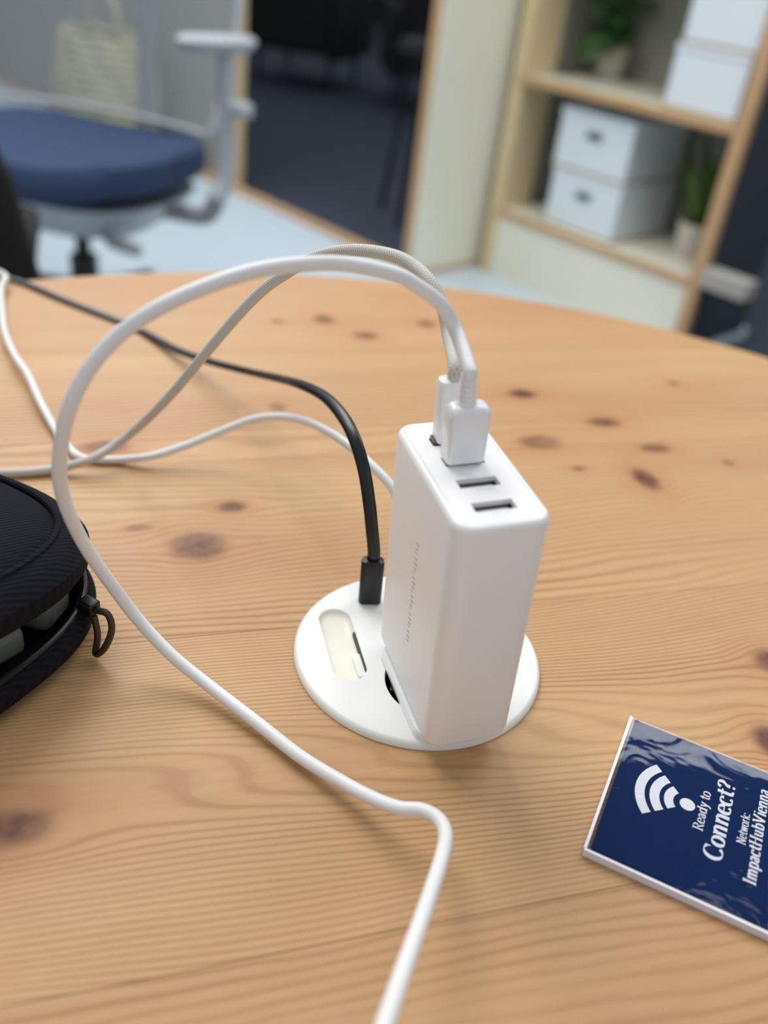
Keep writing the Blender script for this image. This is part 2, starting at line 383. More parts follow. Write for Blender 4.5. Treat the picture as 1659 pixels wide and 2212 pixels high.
def leaf_mesh(L, W, curl, n=7):
    bm = bmesh.new(); rows = []
    for i in range(n):
        s = i/(n-1); wd = W*math.sin(PI*min(1, (s*.92+.05)))**.8; z = -curl*s*s*L
        rows.append([bm.verts.new((s*L, -wd, z+.12*wd)), bm.verts.new((s*L, 0, z)), bm.verts.new((s*L, wd, z+.12*wd))])
    for a, b in zip(rows, rows[1:]):
        for k in (0, 1): bm.faces.new((a[k], a[k+1], b[k+1], b[k]))
    return bm
def pot(g, rt, rb, h):
    obj('pot', lathe([(rb*.96, 0), (rb, .003), (rt, h-.002), (rt, h), (rt-.006, h), (rt-.008, h-.02)], 32), M_pot, g)
    obj('soil', lathe([(rt-.0095, h-.019), (rt-.009, h-.012), (.001, h-.008)], 24), M_soil, g)
g = thing('potted_plant', 'small leafy plant in a cream pot on the upper shelf board', 'plant', booth(.165, .59, .6265), (0, 0, BROT))
pot(g, .052, .042, .095)
for i in range(16):
    a = i*2.4; L = .05+.03*random.random(); h = .03+.028*(i % 5)
    st = Vector((.012*math.cos(a), .012*math.sin(a), .095)); en = Vector((.05*math.cos(a)*(1+.7*(i % 3)), .05*math.sin(a), .10+h))
    if en.y > .03: en.y = .03
    obj('stem', tube(cr([st, (st+en)/2+Vector((0, 0, .015)), en], 4), .0015, 6), M_leaf, g)
    o = obj('leaf', leaf_mesh(L*1.7, .042, .5), M_leaf, g); o.location = en-Vector((0, 0, .001)); o.rotation_euler = (random.uniform(-.4, .4), random.uniform(-.5, .3), -abs(a % (2*PI)-PI)); o.modifiers.new('s', 'SOLIDIFY').thickness = .0008
g = thing('potted_plant', 'spiky dark green plant in a cream pot beside the stacked boxes on the lower shelf', 'plant', booth(.685, .46, .2205), (0, 0, BROT))
pot(g, .052, .043, .10)
for i in range(18):
    a = i*2.4; L = .17+.10*random.random(); lean = .12+.25*random.random()
    o = obj('leaf', leaf_mesh(L, .011, .25, 9), M_leaf2, g)
    o.location = (.02*math.cos(a), .02*math.sin(a), .088); k = lean*(.5 if math.cos(a) > .2 else 1)
    d = Vector((math.cos(a)*k, math.sin(a)*k, 1)); o.rotation_euler = d.to_track_quat('X', 'Z').to_euler(); o.modifiers.new('s', 'SOLIDIFY').thickness = .001

# dark far furniture -------------------------------------------------
def armchair(label, x, y, rz, s=1.):
    g = thing('lounge_chair', label, 'chair', (x, y, -.03), (0, 0, rz), 'dark lounge chairs beyond the booth')
    obj('seat', bx(-.3*s, .3*s, -.3, .3, .22, .42), M_darkchair, g, bevel=.04)
    obj('backrest', bx(-.3*s, .3*s, .301, .42, .22, .85), M_darkchair, g, bevel=.04)
    for q in (-1, 1): obj('armrest', bx(min(q*.301, q*.38)*s, max(q*.301, q*.38)*s, -.3, .42, .2, .6), M_darkchair, g, bevel=.03)
    for a in (-1, 1):
        for b in (-1, 1): obj('leg', lathe([(.012, 0), (.018, .2195)], 10, a*.26*s, b*.26), M_blk, g)
armchair('dark lounge chair, leftmost of the dim row far beyond the wood floor edge', -.95, 7.0, 2.9)
armchair('dark lounge chair, middle of the dim row far beyond the wood floor edge', -.02, 6.6, 3.3)
armchair('dark lounge chair, rightmost of the dim row far beyond the wood floor edge', .9, 7.1, 3.1)
def stool(label, x, y):
    g = thing('stool', label, 'stool', (x, y, -.03))
    obj('seat', lathe([(.16, .60), (.17, .61), (.17, .64), (.16, .65)], 28), M_darkchair, g)
    for k in range(4):
        a = PI/4+k*PI/2+.3
        obj('leg', tube([(.13*math.cos(a), .13*math.sin(a), .5999), (.2*math.cos(a), .2*math.sin(a), 0.004)], .011, 8), M_blk, g)
stool('thin-legged dark stool standing on the navy carpet behind the tall white panel', .0, 3.75)

# ------------------------------------------------------------------ office chair
g = thing('office_chair', 'office chair with blue seat, grey mesh back and light grey arms', 'chair', (-.82, 2.15, -.0), (0, 0, math.radians(-14)))
# local: +x right in view, -y towards the camera (front)
def seatring(s, z, sag):
    pts = sell(.285*s, .25*s, 2.8, z-.022, 56); return [(x, y, zz+sag*((x/.265)**2*.030+(y/.25)**2*.012-(.020 if y < -.19 else 0)*((abs(y)-.19)/.06))) for x, y, zz in pts]
bm = bmesh.new(); loft(bm, [seatring(.90, .405, 1), seatring(.985, .412, 1), seatring(1.0, .44, 1), seatring(.985, .468, 1), seatring(.93, .482, 1), seatring(.6, .478, 1), seatring(.25, .474, 1)])
obj('seat', bm, M_seat, g)
bm = bmesh.new(); loft(bm, [sell(.09, .08, 2.5, .272, 40), sell(.17, .14, 2.5, .290, 40), sell(.235, .205, 2.8, .34, 40), sell(.255, .225, 3, .378, 40)])
obj('seat_shell', bm, M_grey, g)
obj('gas_column', lathe([(.034, .10), (.034, .20), (.018, .201), (.018, .2715)], 24), M_blk, g)
for k in range(5):
    a = k*2*PI/5+.3; c, s = math.cos(a), math.sin(a)
    l = obj('base_leg', tube([(.03*c, .03*s, .105), (.16*c, .16*s, .085), (.30*c, .30*s, .068)], lambda q: .024-.010*q, 10), M_blk, g)
    obj('caster', tube([(.30*c-.02*s, .30*s+.02*c, .031), (.30*c+.02*s, .30*s-.02*c, .031)], .030, 20), M_blk, l)
# back frame (curved) and woven mesh
def backpt(s, z):        # s -1..1 across, z height
    k = (z-.50)/.55; hw = .33+.03*math.sin(PI*min(1, max(0, k)))-.05*max(0, k-.6)
    return Vector((s*hw-.07, .235+.10*max(0, k)-.07*s*s+.03*math.sin(PI*k), z))
fr = [backpt(-1, .50+.6*i/10) for i in range(11)]+[backpt(-1+2*i/8, 1.11-.0*i) for i in range(1, 8)]+[backpt(1, 1.10-.6*i/10) for i in range(11)]+[backpt(1-2*i/8, .495) for i in range(1, 8)]
fr.append(fr[0]); obj('back_frame', tube(cr(fr, 3), .008, 10), M_grey, g)
bm = bmesh.new()
def strand(pts, wd, nrm):
    prev = None
    for q in pts:
        a = bm.verts.new(q-nrm*wd); b = bm.verts.new(q+nrm*wd)
        if prev: bm.faces.new((prev[0], prev[1], b, a))
        prev = (a, b)
for i in range(75):
    s = -1+2*(i+.5)/75; strand([backpt(s, .50+.6*k/20) for k in range(21)], .0011, Vector((1, 0, 0)))
for i in range(95):
    z = .50+.6*(i+.5)/95; strand([backpt(-1+2*k/14, z+.012*math.sin(3*(-1+2*k/14))) for k in range(15)], .0011, Vector((0, 0, 1)))
obj('mesh_back', bm, M_mesh, g, kind='stuff')
obj('spine', tube(cr([(0, .19, .375), (0, .29, .42), (0, .325, .6), (0, .345, .8)], 6), .022, 12), M_grey2, g)
for q, nm in ((1, 1), (-1, 1)):
    a = obj('arm_post', tube(cr([(q*.372, -.02, .405), (q*.382, -.0, .46), (q*.382, .0, .58), (q*.380, .0, .700)], 6), lambda k: .021-.004*k, 14, flat=None), M_grey, g)
    obj('arm_bracket', tube(cr([(q*.14, .0, .345), (q*.24, -.0, .352), (q*.34, -.01, .362), (q*.372, -.015, .412)], 6), .020, 12), M_grey2, a)
    bm = bmesh.new(); loft(bm, [sell(.026, .075, 2.1, .702, 40, q*.365, -.01, -.55), sell(.036, .09, 2.1, .712, 40, q*.365, -.01, -.55), sell(.038, .095, 2.1, .724, 40, q*.365, -.01, -.55), sell(.030, .085, 2.1, .733, 40, q*.365, -.01, -.55)])
    obj('arm_pad', bm, M_grey, a)
    obj('adjust_button', tube([(q*.395, .0, .60), (q*.44, .0, .598)], .016, 12), M_grey, a)
lv = obj('lever', tube(cr([(.06, -.09, .292), (.12, -.12, .305), (.19, -.15, .31)], 4), .007, 8), M_grey2, g)
bm = bmesh.new(); loft(bm, [sell(.05, .016, 2.6, .298, 28, .22, -.165, -.3), sell(.056, .021, 2.6, .308, 28, .22, -.165, -.3), sell(.05, .016, 2.6, .318, 28, .22, -.165, -.3)])
obj('lever_paddle', bm, M_grey2, lv)

# straw bundle behind the mesh
g = thing('straw_basket', 'yellowish woven basket seen through the mesh back of the office chair', 'basket', booth(-1.72, -.20), (0, 0, BROT))
nb = 16
for k in range(nb):
    z = .015+.030*k; rad = .16+.05*math.sin(PI*k/nb)
    obj('coil', tube([(rad*math.cos(2*PI*i/40)*1.25, rad*math.sin(2*PI*i/40)*.85, z+.006*math.sin(9*2*PI*i/40+k)) for i in range(41)], .0155, 8), M_straw, g)
obj('basket_floor', lathe([(.13, .002), (.13, .012)], 24), M_straw, g)
obj('handle', tube(cr([(-.12, 0, .47), (-.11, 0, .58), (0, 0, .64), (.11, 0, .58), (.12, 0, .47)], 6), .012, 8), M_straw, g)

# dark chair at the frame's left edge
g = thing('side_chair', 'near-black upholstered chair back cut off by the left picture edge', 'chair', (-.80, 1.22, 0), (0, 0, math.radians(20)))
bm = bmesh.new(); loft(bm, [sell(.25, .035, 3, .40, 40, 0, 0), sell(.25, .045, 3, .45, 40), sell(.225, .045, 3, .6, 40), sell(.17, .04, 3, .74, 40), sell(.11, .03, 3, .80, 40)])
obj('backrest', bm, M_darkfab, g)
obj('seat', bx(-.23, .23, .0305, .46, .38, .44), M_darkfab, g, bevel=.02)
for a in (-.19, .19):
    for b in (.08, .42): obj('leg', lathe([(.012, 0), (.016, .3795)], 10, a, b), M_blk, g)

# ------------------------------------------------------------------ round table
TC = Vector((.029, .2155, 0)); TR = .498; GA = math.radians(19.5)
g = thing('round_table', 'round larch wood table filling the foreground', 'table', (TC.x, TC.y, 0))
gu = Vector((math.cos(GA), math.sin(GA), 0)); gv = Vector((-math.sin(GA), math.cos(GA), 0))
seams = [-.498, -.325, -.191, -.057, .077, .211, .345, .498]
HOLE = Vector((.0280, .2525)) - Vector((TC.x, TC.y)); HR = .0208
hu, hv = HOLE.dot(gu.xy), HOLE.dot(gv.xy)
tones = [(.3, .9, .6), (.72, .15, .80), (.30, .42, .40), (.12, .63, .72), (.08, .31, .45), (.04, .77, .4), (.3, .05, .6)]
def clipc(v0, v1, rad, n=44):
    """outline of the disc between v0 and v1 in (u, v)"""
    top = []; bot = []
    u1 = math.sqrt(max(0, rad*rad-v1*v1)); u0 = math.sqrt(max(0, rad*rad-v0*v0))
    right = []; a0, a1 = math.asin(max(-1, v0/rad)), math.asin(min(1, v1/rad))
    for i in range(n+1):
        a = a0+(a1-a0)*i/n; right.append((rad*math.cos(a), rad*math.sin(a)))
    return right+[(-x, y) for x, y in right[::-1]]
for i, (v0, v1) in enumerate(zip(seams, seams[1:])):
    gap = .00012
    o_ = clipc(v0+gap if i else -TR, v1-gap if i < 6 else TR, TR)
    # remove doubled points
    pts = []
    for q in o_:
        if not pts or (abs(q[0]-pts[-1][0])+abs(q[1]-pts[-1][1])) > 1e-5: pts.append(q)
    if (abs(pts[0][0]-pts[-1][0])+abs(pts[0][1]-pts[-1][1])) < 1e-5: pts.pop()
    # outlet cut-out: notch polygons that fall inside the board
    holes = []
    hc = [(hu+HR*math.cos(2*PI*k/64), hv+HR*math.sin(2*PI*k/64)) for k in range(64)]
    if v0 < hv-HR and v1 > hv+HR: holes = [hc]
    bm, loops = plate(pts, holes, 0)
    W = lambda x, y: (gu.x*x+gv.x*y, gu.y*x+gv.y*y)
    for lp in loops: skirt(bm, lp, [(lambda x, y: (x, y), -.030)])
    bt, l2 = plate(pts, holes, -.030); bt_me = bpy.data.meshes.new('x'); bt.to_mesh(bt_me); bt.free(); bm.from_mesh(bt_me); bpy.data.meshes.remove(bt_me)
    bmesh.ops.remove_doubles(bm, verts=bm.verts, dist=1e-6)
    for v in bm.verts: x, y = W(v.co.x, v.co.y); v.co.x, v.co.y = x, y
    o = obj('board', bm, M_wood, g, smooth=False); o.location = (0, 0, TZ); o.color = (*tones[i], 1)
bm = bmesh.new(); loft(bm, [circ(0, 0, 0, .21, 64), circ(0, 0, .012, .21, 64), circ(0, 0, .018, .20, 64)]); obj('base_plate', bm, M_steel, g)
obj('column', lathe([(.035, .018), (.035, .66), (.12, .675), (.12, .6895)], 32), M_steel, g)

# ------------------------------------------------------------------ outlet
GC = Vector((.0204, .2687, TZ)); GR = .0488
g = thing('table_outlet', 'round white power outlet set into the wooden table under the charger', 'socket', tuple(GC))
ra = math.radians(-72)
def stad(L, W, n=14, sc=1.):
    out = []
    for s, a0 in ((1, -90), (-1, 90)):
        for i in range(n+1):
            a = math.radians(a0+180*i/n); out.append((s*(L/2-W/2)+W/2*sc*math.cos(a), W/2*sc*math.sin(a)))
    return out
RC = Vector((-.0096-GC.x, .2668-GC.y))
def toR(q): return (RC.x+q[0]*math.cos(ra)-q[1]*math.sin(ra), RC.y+q[0]*math.sin(ra)+q[1]*math.cos(ra))
HCx, HCy, HRr = .0280-GC.x, .2525-GC.y, .0198
outer = [(.0470*math.cos(2*PI*i/128), .0470*math.sin(2*PI*i/128)) for i in range(128)]
h1 = [toR(q) for q in stad(.0420, .0132)]; h2 = [(HCx+HRr*math.cos(2*PI*i/64), HCy+HRr*math.sin(2*PI*i/64)) for i in range(64)]
bm, lp = plate(outer, [h1, h2], .0032)
skirt(bm, lp[0], [(lambda x, y: (x*1.02, y*1.02), .0028), (lambda x, y: (x*GR/.047, y*GR/.047), .0016), (lambda x, y: (x*GR/.047, y*GR/.047), .0001)])
def shr(k): return lambda x, y: (RC.x+(x-RC.x)*k, RC.y+(y-RC.y)*k)
def shrh(k): return lambda x, y: (HCx+(x-HCx)*k, HCy+(y-HCy)*k)
skirt(bm, lp[1], [(shr(.985), .0029), (shr(.97), .0019)])
skirt(bm, lp[2], [(shrh(.985), .0028), (shrh(.97), .0015), (shrh(.97), -.012)])
obj('cover_ring', bm, M_grom, g)
# finger recess: shallow dish and its sliding cover
bm = bmesh.new(); rings_ = []
for k, z in ((.985, .0022), (.93, .0014), (.80, .0008), (.55, .0004), (.2, .0003)):
    rings_.append([(*[RC.x+(x-RC.x)*k, RC.y+(y-RC.y)*k], z) for x, y in h1])
loft(bm, rings_, cap0=False); o = obj('finger_recess', bm, M_cream, g)
RM = Matrix.Translation((RC.x, RC.y, 0)) @ Matrix.Rotation(ra, 4, 'Z')
obj('recess_slit', bx(-.006, .0165, .0056, .0064, .0003, .0030, mtx=RM), M_dark, g, smooth=False)
bm = bmesh.new(); loft(bm, [[tuple(RM @ Vector(q)) for q in rrect(.0062, .0020, .0015, z, 5, cx=.0125, cy=.0046)] for z in (0, .0024, .0027)]); obj('latch', bm, M_grom, g)
obj('socket_well', lathe([(.0190, -.013), (.0190, -.0125)], 48, HCx, HCy), M_dark, g)
bm = bmesh.new(); 
R_ = [circ(HCx, HCy, .0010, .0191, 48), circ(HCx, HCy, -.0124, .0189, 48)]; loft(bm, R_, False, False); obj('socket_wall', bm, M_dark, g)
for q in (-1, 1): obj('earth_clip', bx(HCx+q*.0150-.002, HCx+q*.0150+.002, HCy-.0025, HCy+.0025, -.0122, -.002), M_steel, g, bevel=.0004)
obj('mount_sleeve', lathe([(.0203, -.028), (.0203, -.0132)], 48, HCx, HCy), M_grom, g)

# ------------------------------------------------------------------ charger
yaw, ta, tb = .366, .0387, -.0426
CR = (Matrix.Rotation(ta, 4, 'X') @ Matrix.Rotation(tb, 4, 'Y') @ Matrix.Rotation(yaw, 4, 'Z'))
CP = Vector((.0288, .2478, TZ+.008))
g = thing('usb_charger', 'white multi-port usb charging block standing on the round outlet', 'charger', tuple(CP), CR.to_euler())
hx, hy, H = .01555, .03105, .094
bm = bmesh.new()
loft(bm, [rrect(hx-.0025, hy-.0025, .0045, 0), rrect(hx-.0008, hy-.0008, .0058, .0009), rrect(hx, hy, .0065, .003), rrect(hx, hy, .0065, H-.0022),
          rrect(hx-.0003, hy-.0003, .0062, H-.0011), rrect(hx-.001, hy-.001, .0055, H-.0003), rrect(hx-.0018, hy-.0018, .0047, H), rrect(hx-.0022, hy-.0022, .0043, H-.0001), rrect(hx-.00225, hy-.00225, .00425, H-.0005)], True, False)
obj('shell', bm, M_white, g)
PY = [-.0206, -.0080, .0048, .0172]; PX = -.0003
outer = [(x, y) for x, y, z in rrect(hx-.00235, hy-.00235, .0042, 0)]
holes = [[(PX+sx*.0066, y+sy*.0024) for sx, sy in ((1, 1), (-1, 1), (-1, -1), (1, -1))] for y in PY]
bm, lp = plate(outer, holes, H-.00012)
skirt(bm, lp[0], [(lambda x, y: (x, y), H-.0006)])
for h in lp[1:]: skirt(bm, h, [(lambda x, y: (x, y), H-.0030)])
obj('top_panel', bm, M_white, g, smooth=False)
for y in PY:
    bm = bmesh.new(); 
    for a in (bx,): pass
    box(bm, PX-.0066, PX+.0066, y-.0024, y+.0024, H-.010, H-.0072)
    box(bm, PX-.00655, PX-.0062, y-.0023, y+.0023, H-.0072, H-.0018); box(bm, PX+.0062, PX+.00655, y-.0023, y+.0023, H-.0072, H-.0018)
    box(bm, PX-.0066, PX+.0066, y+.0020, y+.0024, H-.0072, H-.0018); box(bm, PX-.0066, PX+.0066, y-.0024, y-.0021, H-.0072, H-.0018)
    q = obj('usb_port', bm, M_tin, g, smooth=False)
    obj('tongue', bx(PX-.0056, PX+.0056, y+.0004, y+.0017, H-.0072, H-.0026), M_whiteglossy, q, smooth=False)
# grey print: tiny strokes below the ports and along the side, too small to read
def ticks(n, pitch, hgt, wd, fn):
    bm = bmesh.new(); random.seed(11)
    for i in range(n):
        x = i*pitch; k = i % 4
        segs = [((0, 0), (.25*hgt, hgt))] if k in (0, 2) else [((0, hgt), (.4*hgt, hgt)), ((0, 0), (.2*hgt, hgt))] if k == 1 else [((0, 0), (.35*hgt, .1*hgt)), ((.1*hgt, .5*hgt), (.4*hgt, .5*hgt))]
        for (x0, y0), (x1, y1) in segs:
            d = Vector((x1-x0, y1-y0)).normalized(); nn = Vector((-d.y, d.x))*wd/2
            bm.faces.new([bm.verts.new(fn(x+a, b)) for a, b in ((x0+nn.x, y0+nn.y), (x1+nn.x, y1+nn.y), (x1-nn.x, y1-nn.y), (x0-nn.x, y0-nn.y))])
    return bm
for y in PY[:3]: obj('port_mark', ticks(6, .0011, .0014, .00012, lambda a, b, y=y: (PX-.0020+a, y-.0045+b, H-.00008)), M_ink, g, smooth=False)
obj('side_print', ticks(22, .0020, .0024, .00030, lambda a, b: (-hx-.00006, -.0008-b, .0255+a)), M_ink, g, smooth=False)
bm = bmesh.new(); loft(bm, [rrect(.0145, .0235, .005, -.0049, 6, -.0016, 0), rrect(.0152, .0242, .0055, -.0040, 6, -.0016, 0), rrect(.0152, .0242, .0055, -.0015, 6, -.0016, 0), rrect(.0145, .0235, .005, -.0002, 6, -.0016, 0)])
obj('plug_plate', bm, M_whiteglossy, g)
for q in (-1, 1): obj('prong', tube([(0, q*.0095, -.0045), (0, q*.0095, -.0165)], .0022, 12), M_steel, g)

def CW(x, y, z): return CP + CR @ Vector((x, y, z))
PA = {'A': [(0.0146, 0.262, 0.1389), (0.0093, 0.262, 0.1463), (0.0016, 0.26, 0.1517), (-0.0063, 0.258, 0.1553), (-0.0212, 0.255, 0.1573), (-0.0339, 0.25, 0.1569), (-0.0458, 0.243, 0.1554), (-0.0584, 0.236, 0.1512), (-0.0696, 0.23, 0.1456), (-0.0789, 0.226, 0.1381), (-0.0858, 0.222, 0.1292), (-0.0911, 0.22, 0.1181), (-0.0954, 0.222, 0.1044), (-0.0986, 0.226, 0.0889), (-0.0993, 0.232, 0.073), (-0.0967, 0.238, 0.0546), (-0.09, 0.243, 0.0349), (-0.0825, 0.2435, 0.022), (-0.0695, 0.2385, 0.012), (-0.0545, 0.232, 0.006), (-0.0334, 0.2185, 0.004), (-0.017, 0.2066, 0.004), (-0.0019, 0.1966, 0.006), (0.0075, 0.1897, 0.009), (0.0163, 0.1837, 0.013), (0.0233, 0.1824, 0.015), (0.0283, 0.1793, 0.016), (0.0306, 0.1735, 0.017), (0.0295, 0.1639, 0.019), (0.0245, 0.1426, 0.026), (0.0185, 0.1185, 0.036), (0.0135, 0.0972, 0.046), (0.0102, 0.0814, 0.055)], 'B': [(0.0132, 0.28, 0.1308), (0.0101, 0.285, 0.1381), (0.0053, 0.29, 0.1436), (-0.0007, 0.298, 0.1457), (-0.0082, 0.305, 0.1462), (-0.0201, 0.315, 0.1435), (-0.0308, 0.325, 0.1384), (-0.0399, 0.332, 0.1324), (-0.0493, 0.338, 0.1239), (-0.0587, 0.342, 0.1148), (-0.0703, 0.346, 0.1001), (-0.0874, 0.353, 0.0752), (-0.1002, 0.362, 0.0559), (-0.1142, 0.372, 0.0364), (-0.1269, 0.3822, 0.02), (-0.1358, 0.3801, 0.012), (-0.1428, 0.3727, 0.0085), (-0.1484, 0.3688, 0.0065), (-0.1608, 0.3648, 0.003), (-0.1725, 0.36, 0.0022), (-0.1843, 0.356, 0.0022), (-0.2006, 0.3527, 0.0022), (-0.226, 0.3504, 0.0022)], 'C': [(0.0203, 0.3087, 0.0195), (0.0143, 0.3117, 0.028), (0.0083, 0.3147, 0.036), (0.0023, 0.3191, 0.045), (-0.0083, 0.3278, 0.05), (-0.0197, 0.3424, 0.05), (-0.0321, 0.3623, 0.045), (-0.0453, 0.382, 0.038), (-0.058, 0.3917, 0.033), (-0.0727, 0.3971, 0.026), (-0.0884, 0.3944, 0.018), (-0.1036, 0.3893, 0.011), (-0.1186, 0.3837, 0.006), (-0.1345, 0.3818, 0.0025), (-0.1456, 0.3797, 0.002), (-0.1552, 0.3805, 0.002), (-0.1671, 0.3923, 0.002), (-0.1776, 0.4055, 0.003), (-0.1933, 0.4273, 0.005), (-0.2101, 0.4532, 0.006), (-0.2282, 0.4773, 0.006), (-0.2478, 0.5097, 0.005), (-0.2676, 0.5506, 0.004), (-0.2786, 0.5759, 0.0065), (-0.2829, 0.5937, 0.0075), (-0.299, 0.6061, 0.006), (-0.3146, 0.61, 0.002)], 'K': [(-0.0044, 0.2965, 0.0414), (-0.0061, 0.299, 0.0484), (-0.01, 0.305, 0.0603), (-0.0157, 0.315, 0.0687), (-0.0227, 0.33, 0.0705), (-0.0323, 0.351, 0.0673), (-0.0457, 0.376, 0.0593), (-0.0616, 0.4097, 0.045), (-0.086, 0.4515, 0.027), (-0.1152, 0.4878, 0.013), (-0.1423, 0.5157, 0.005), (-0.1751, 0.5464, 0.0016), (-0.2051, 0.5628, 0.0016), (-0.2403, 0.5812, 0.0016), (-0.2699, 0.5986, 0.0016), (-0.2838, 0.6042, 0.0016), (-0.3095, 0.6134, 0.0016)]}
PA = {k: [Vector((a, b, c+TZ)) for a, b, c in v] for k, v in PA.items()}

# plug + cable A (smooth white) ---------------------------------------
def at_charger(x, y, z): return Matrix.Translation(CW(x, y, z)) @ CR
g = thing('usb_cable', 'smooth white cable rising from the front charger port and looping to the picture bottom', 'cable', tuple(CW(0, .0048, H)))
inv = Matrix.Translation(CW(0, .0048, H)).inverted()
def oc(name, bm, m, mtx=None, **k):
    if mtx is not None: bmesh.ops.transform(bm, matrix=mtx, verts=bm.verts)
    bmesh.ops.transform(bm, matrix=inv, verts=bm.verts); return obj(name, bm, m, g, **k)
mA = at_charger(-.0008, .0052, H)
bm = bmesh.new(); loft(bm, [rrect(.0060, .0022, .0003, -.0025, 4), rrect(.0060, .0022, .0003, .0021, 4)]); oc('usb_tongue_shell', bm, M_tin, mA)
bm = bmesh.new(); loft(bm, [rrect(.0060, .0036, .0012, .0006, 6), rrect(.0064, .0041, .0016, .0011, 6), rrect(.0066, .0042, .0017, .0165, 6), rrect(.0064, .0040, .0019, .0184, 6), rrect(.0056, .0032, .0022, .0197, 6), rrect(.0046, .0022, .0018, .0200, 6)])
oc('plug_body', bm, M_whiteglossy, mA)
sr0 = mA @ Vector((-.0006, 0, .0198)); sr1 = mA @ Vector((-.0014, -.0002, .0312))
pts = cr([sr0, (sr0+sr1)/2+CR @ Vector((.0003, 0, 0)), sr1], 14)
bm = tube(pts, lambda k: .00265-.0005*k, 18); oc('strain_relief', bm, M_whiteglossy)
sr = g.children[-1] if g.children else None
for k in range(6):
    c0 = sr0.lerp(sr1, .12+.15*k); d = (sr1-sr0).normalized(); pr = tube([c0-d*.0006, c0, c0+d*.0006], lambda t, k=k: (.00295-.0005*(.12+.15*k)), 18)
    bmesh.ops.transform(pr, matrix=inv, verts=pr.verts); obj('relief_rib', pr, M_whiteglossy, sr)
cab = [sr1-(sr1-sr0)*.05, sr1+(sr1-sr0)*.04]+PA['A']
oc('cable_sleeve', tube(cr(cab, 8), .00225, 18), M_cable)
# plug + cable B (braided) -------------------------------------------
g = thing('braided_usb_cable', 'grey-white braided cable arching from the rear charger port down to the left', 'cable', tuple(CW(0, .0172, H)))
inv = Matrix.Translation(CW(0, .0172, H)).inverted()
mB = at_charger(-.0006, .0176, H)
bm = bmesh.new(); loft(bm, [rrect(.0060, .0022, .0003, -.0025, 4), rrect(.0060, .0022, .0003, .0012, 4)]); oc('usb_tongue_shell', bm, M_tin, mB)
bm = bmesh.new(); loft(bm, [rrect(.0048, .0030, .0012, .0004, 6), rrect(.0052, .0035, .0018, .0010, 6), rrect(.0052, .0035, .0018, .0050, 6, -.0001), rrect(.0050, .0035, .0022, .0205, 6, -.0008), rrect(.0046, .0030, .0024, .0222, 6, -.0009), rrect(.0038, .0022, .0018, .0225, 6, -.0009)])
oc('plug_body', bm, M_white, mB)
b0 = mB @ Vector((-.0009, 0, .0222)); b1 = mB @ Vector((-.0009, 0, .0262))
oc('cable_sleeve', tube(cr([b0, b1]+PA['B'], 8), .0022, 16, uv=True), M_braid)
# cable C --------------------------------------------------------------
c0 = PA['C'][0]
g = thing('white_cord', 'white cord lying on the table from behind the charger to the left edge', 'cable', tuple(c0))
inv = Matrix.Translation(c0).inverted()
oc('cable_sleeve', tube(cr(PA['C'], 8), .0020, 16), M_cable2)
bm = bmesh.new(); loft(bm, [rrect(.006, .0035, .0015, z, 5) for z in (-.016, 0.)]); oc('plug_body', bm, M_white, Matrix.Translation(c0-Vector((0, 0, .0005))))
# black flat cable ------------------------------------------------------
k0 = Vector((-.0012, .2950, TZ+.0032))
g = thing('black_flat_cable', 'flat black cable plugged into the outlet rim and running back left', 'cable', tuple(k0))
inv = Matrix.Translation(k0).inverted()
mK = Matrix.Translation(k0) @ Matrix.Rotation(-.03, 4, 'Y') @ Matrix.Rotation(.12, 4, 'Z')
bm = bmesh.new(); loft(bm, [rrect(.0042, .0024, .0014, .0002, 6), rrect(.0047, .0029, .0018, .0008, 6), rrect(.0047, .0029, .0018, .0205, 6), rrect(.0043, .0025, .0017, .0215, 6), rrect(.0034, .0018, .0012, .0218, 6)])
oc('plug_body', bm, M_blk, mK)
q0 = mK @ Vector((0, 0, .0214)); q1 = mK @ Vector((0, 0, .026))
oc('cable_sleeve', tube(cr([q0, q1]+PA['K'], 8), .002, 16, flat=(.0026, .0013), up=Vector((0, 1, .2))), M_blk)

# ------------------------------------------------------------------ black pouch
BC = Vector((-.176, .246, TZ)); br = math.radians(-24)
g = thing('black_pouch', 'black zipped fabric pouch, half open, at the left picture edge', 'bag', tuple(BC), (0, 0, br))
bm = bmesh.new(); E_ = 2.7
def brg(k, z, dx=0, dy=0): return sell(.070*k, .062*k, E_, z, 80, dx, dy)
loft(bm, [brg(.84, .0002), brg(.93, .002), brg(.985, .008), brg(1.0, .015), brg(.985, .0185), brg(.955, .0205), brg(.91, .019), brg(.90, .006)], True, True)
for v in bm.verts: v.co.z *= 1-.36*max(0, min(1, (.062-v.co.y+.6*v.co.x)/.15))
obj('lower_shell', bm, M_bag, g)
bm = bmesh.new(); loft(bm, [brg(.89, .0295), brg(.925, .0275), brg(.955, .0285), brg(.985, .034), brg(.99, .043), brg(.93, .0505), brg(.86, .0540)], True, False)
loft(bm, [brg(.86, .0540), brg(.85, .0520), brg(.82, .0525), brg(.79, .0555), brg(.6, .0595), brg(.3, .0615)], False, True)
def lift(z, y, x): return .0285*.86+(z-.0285)*.66+.010*((.062-y)/.124)+.004*(x/.07)
for v in bm.verts: v.co.z = lift(v.co.z, v.co.y, v.co.x)
bmesh.ops.remove_doubles(bm, verts=bm.verts, dist=1e-6); obj('upper_shell', bm, M_bag, g)
obj('piping', tube([Vector((x, y, lift(z, y, x))) for x, y, z in brg(.845, .0540)+brg(.845, .0540)[:1]], .0012, 8), M_bag, g)
obj('zip_tape', tube([Vector((x, y, z*(1-.36*max(0, min(1, (.062-y+.6*x)/.15))))) for x, y, z in brg(.945, .0215)+brg(.945, .0215)[:1]], .0012, 8), M_blk, g)
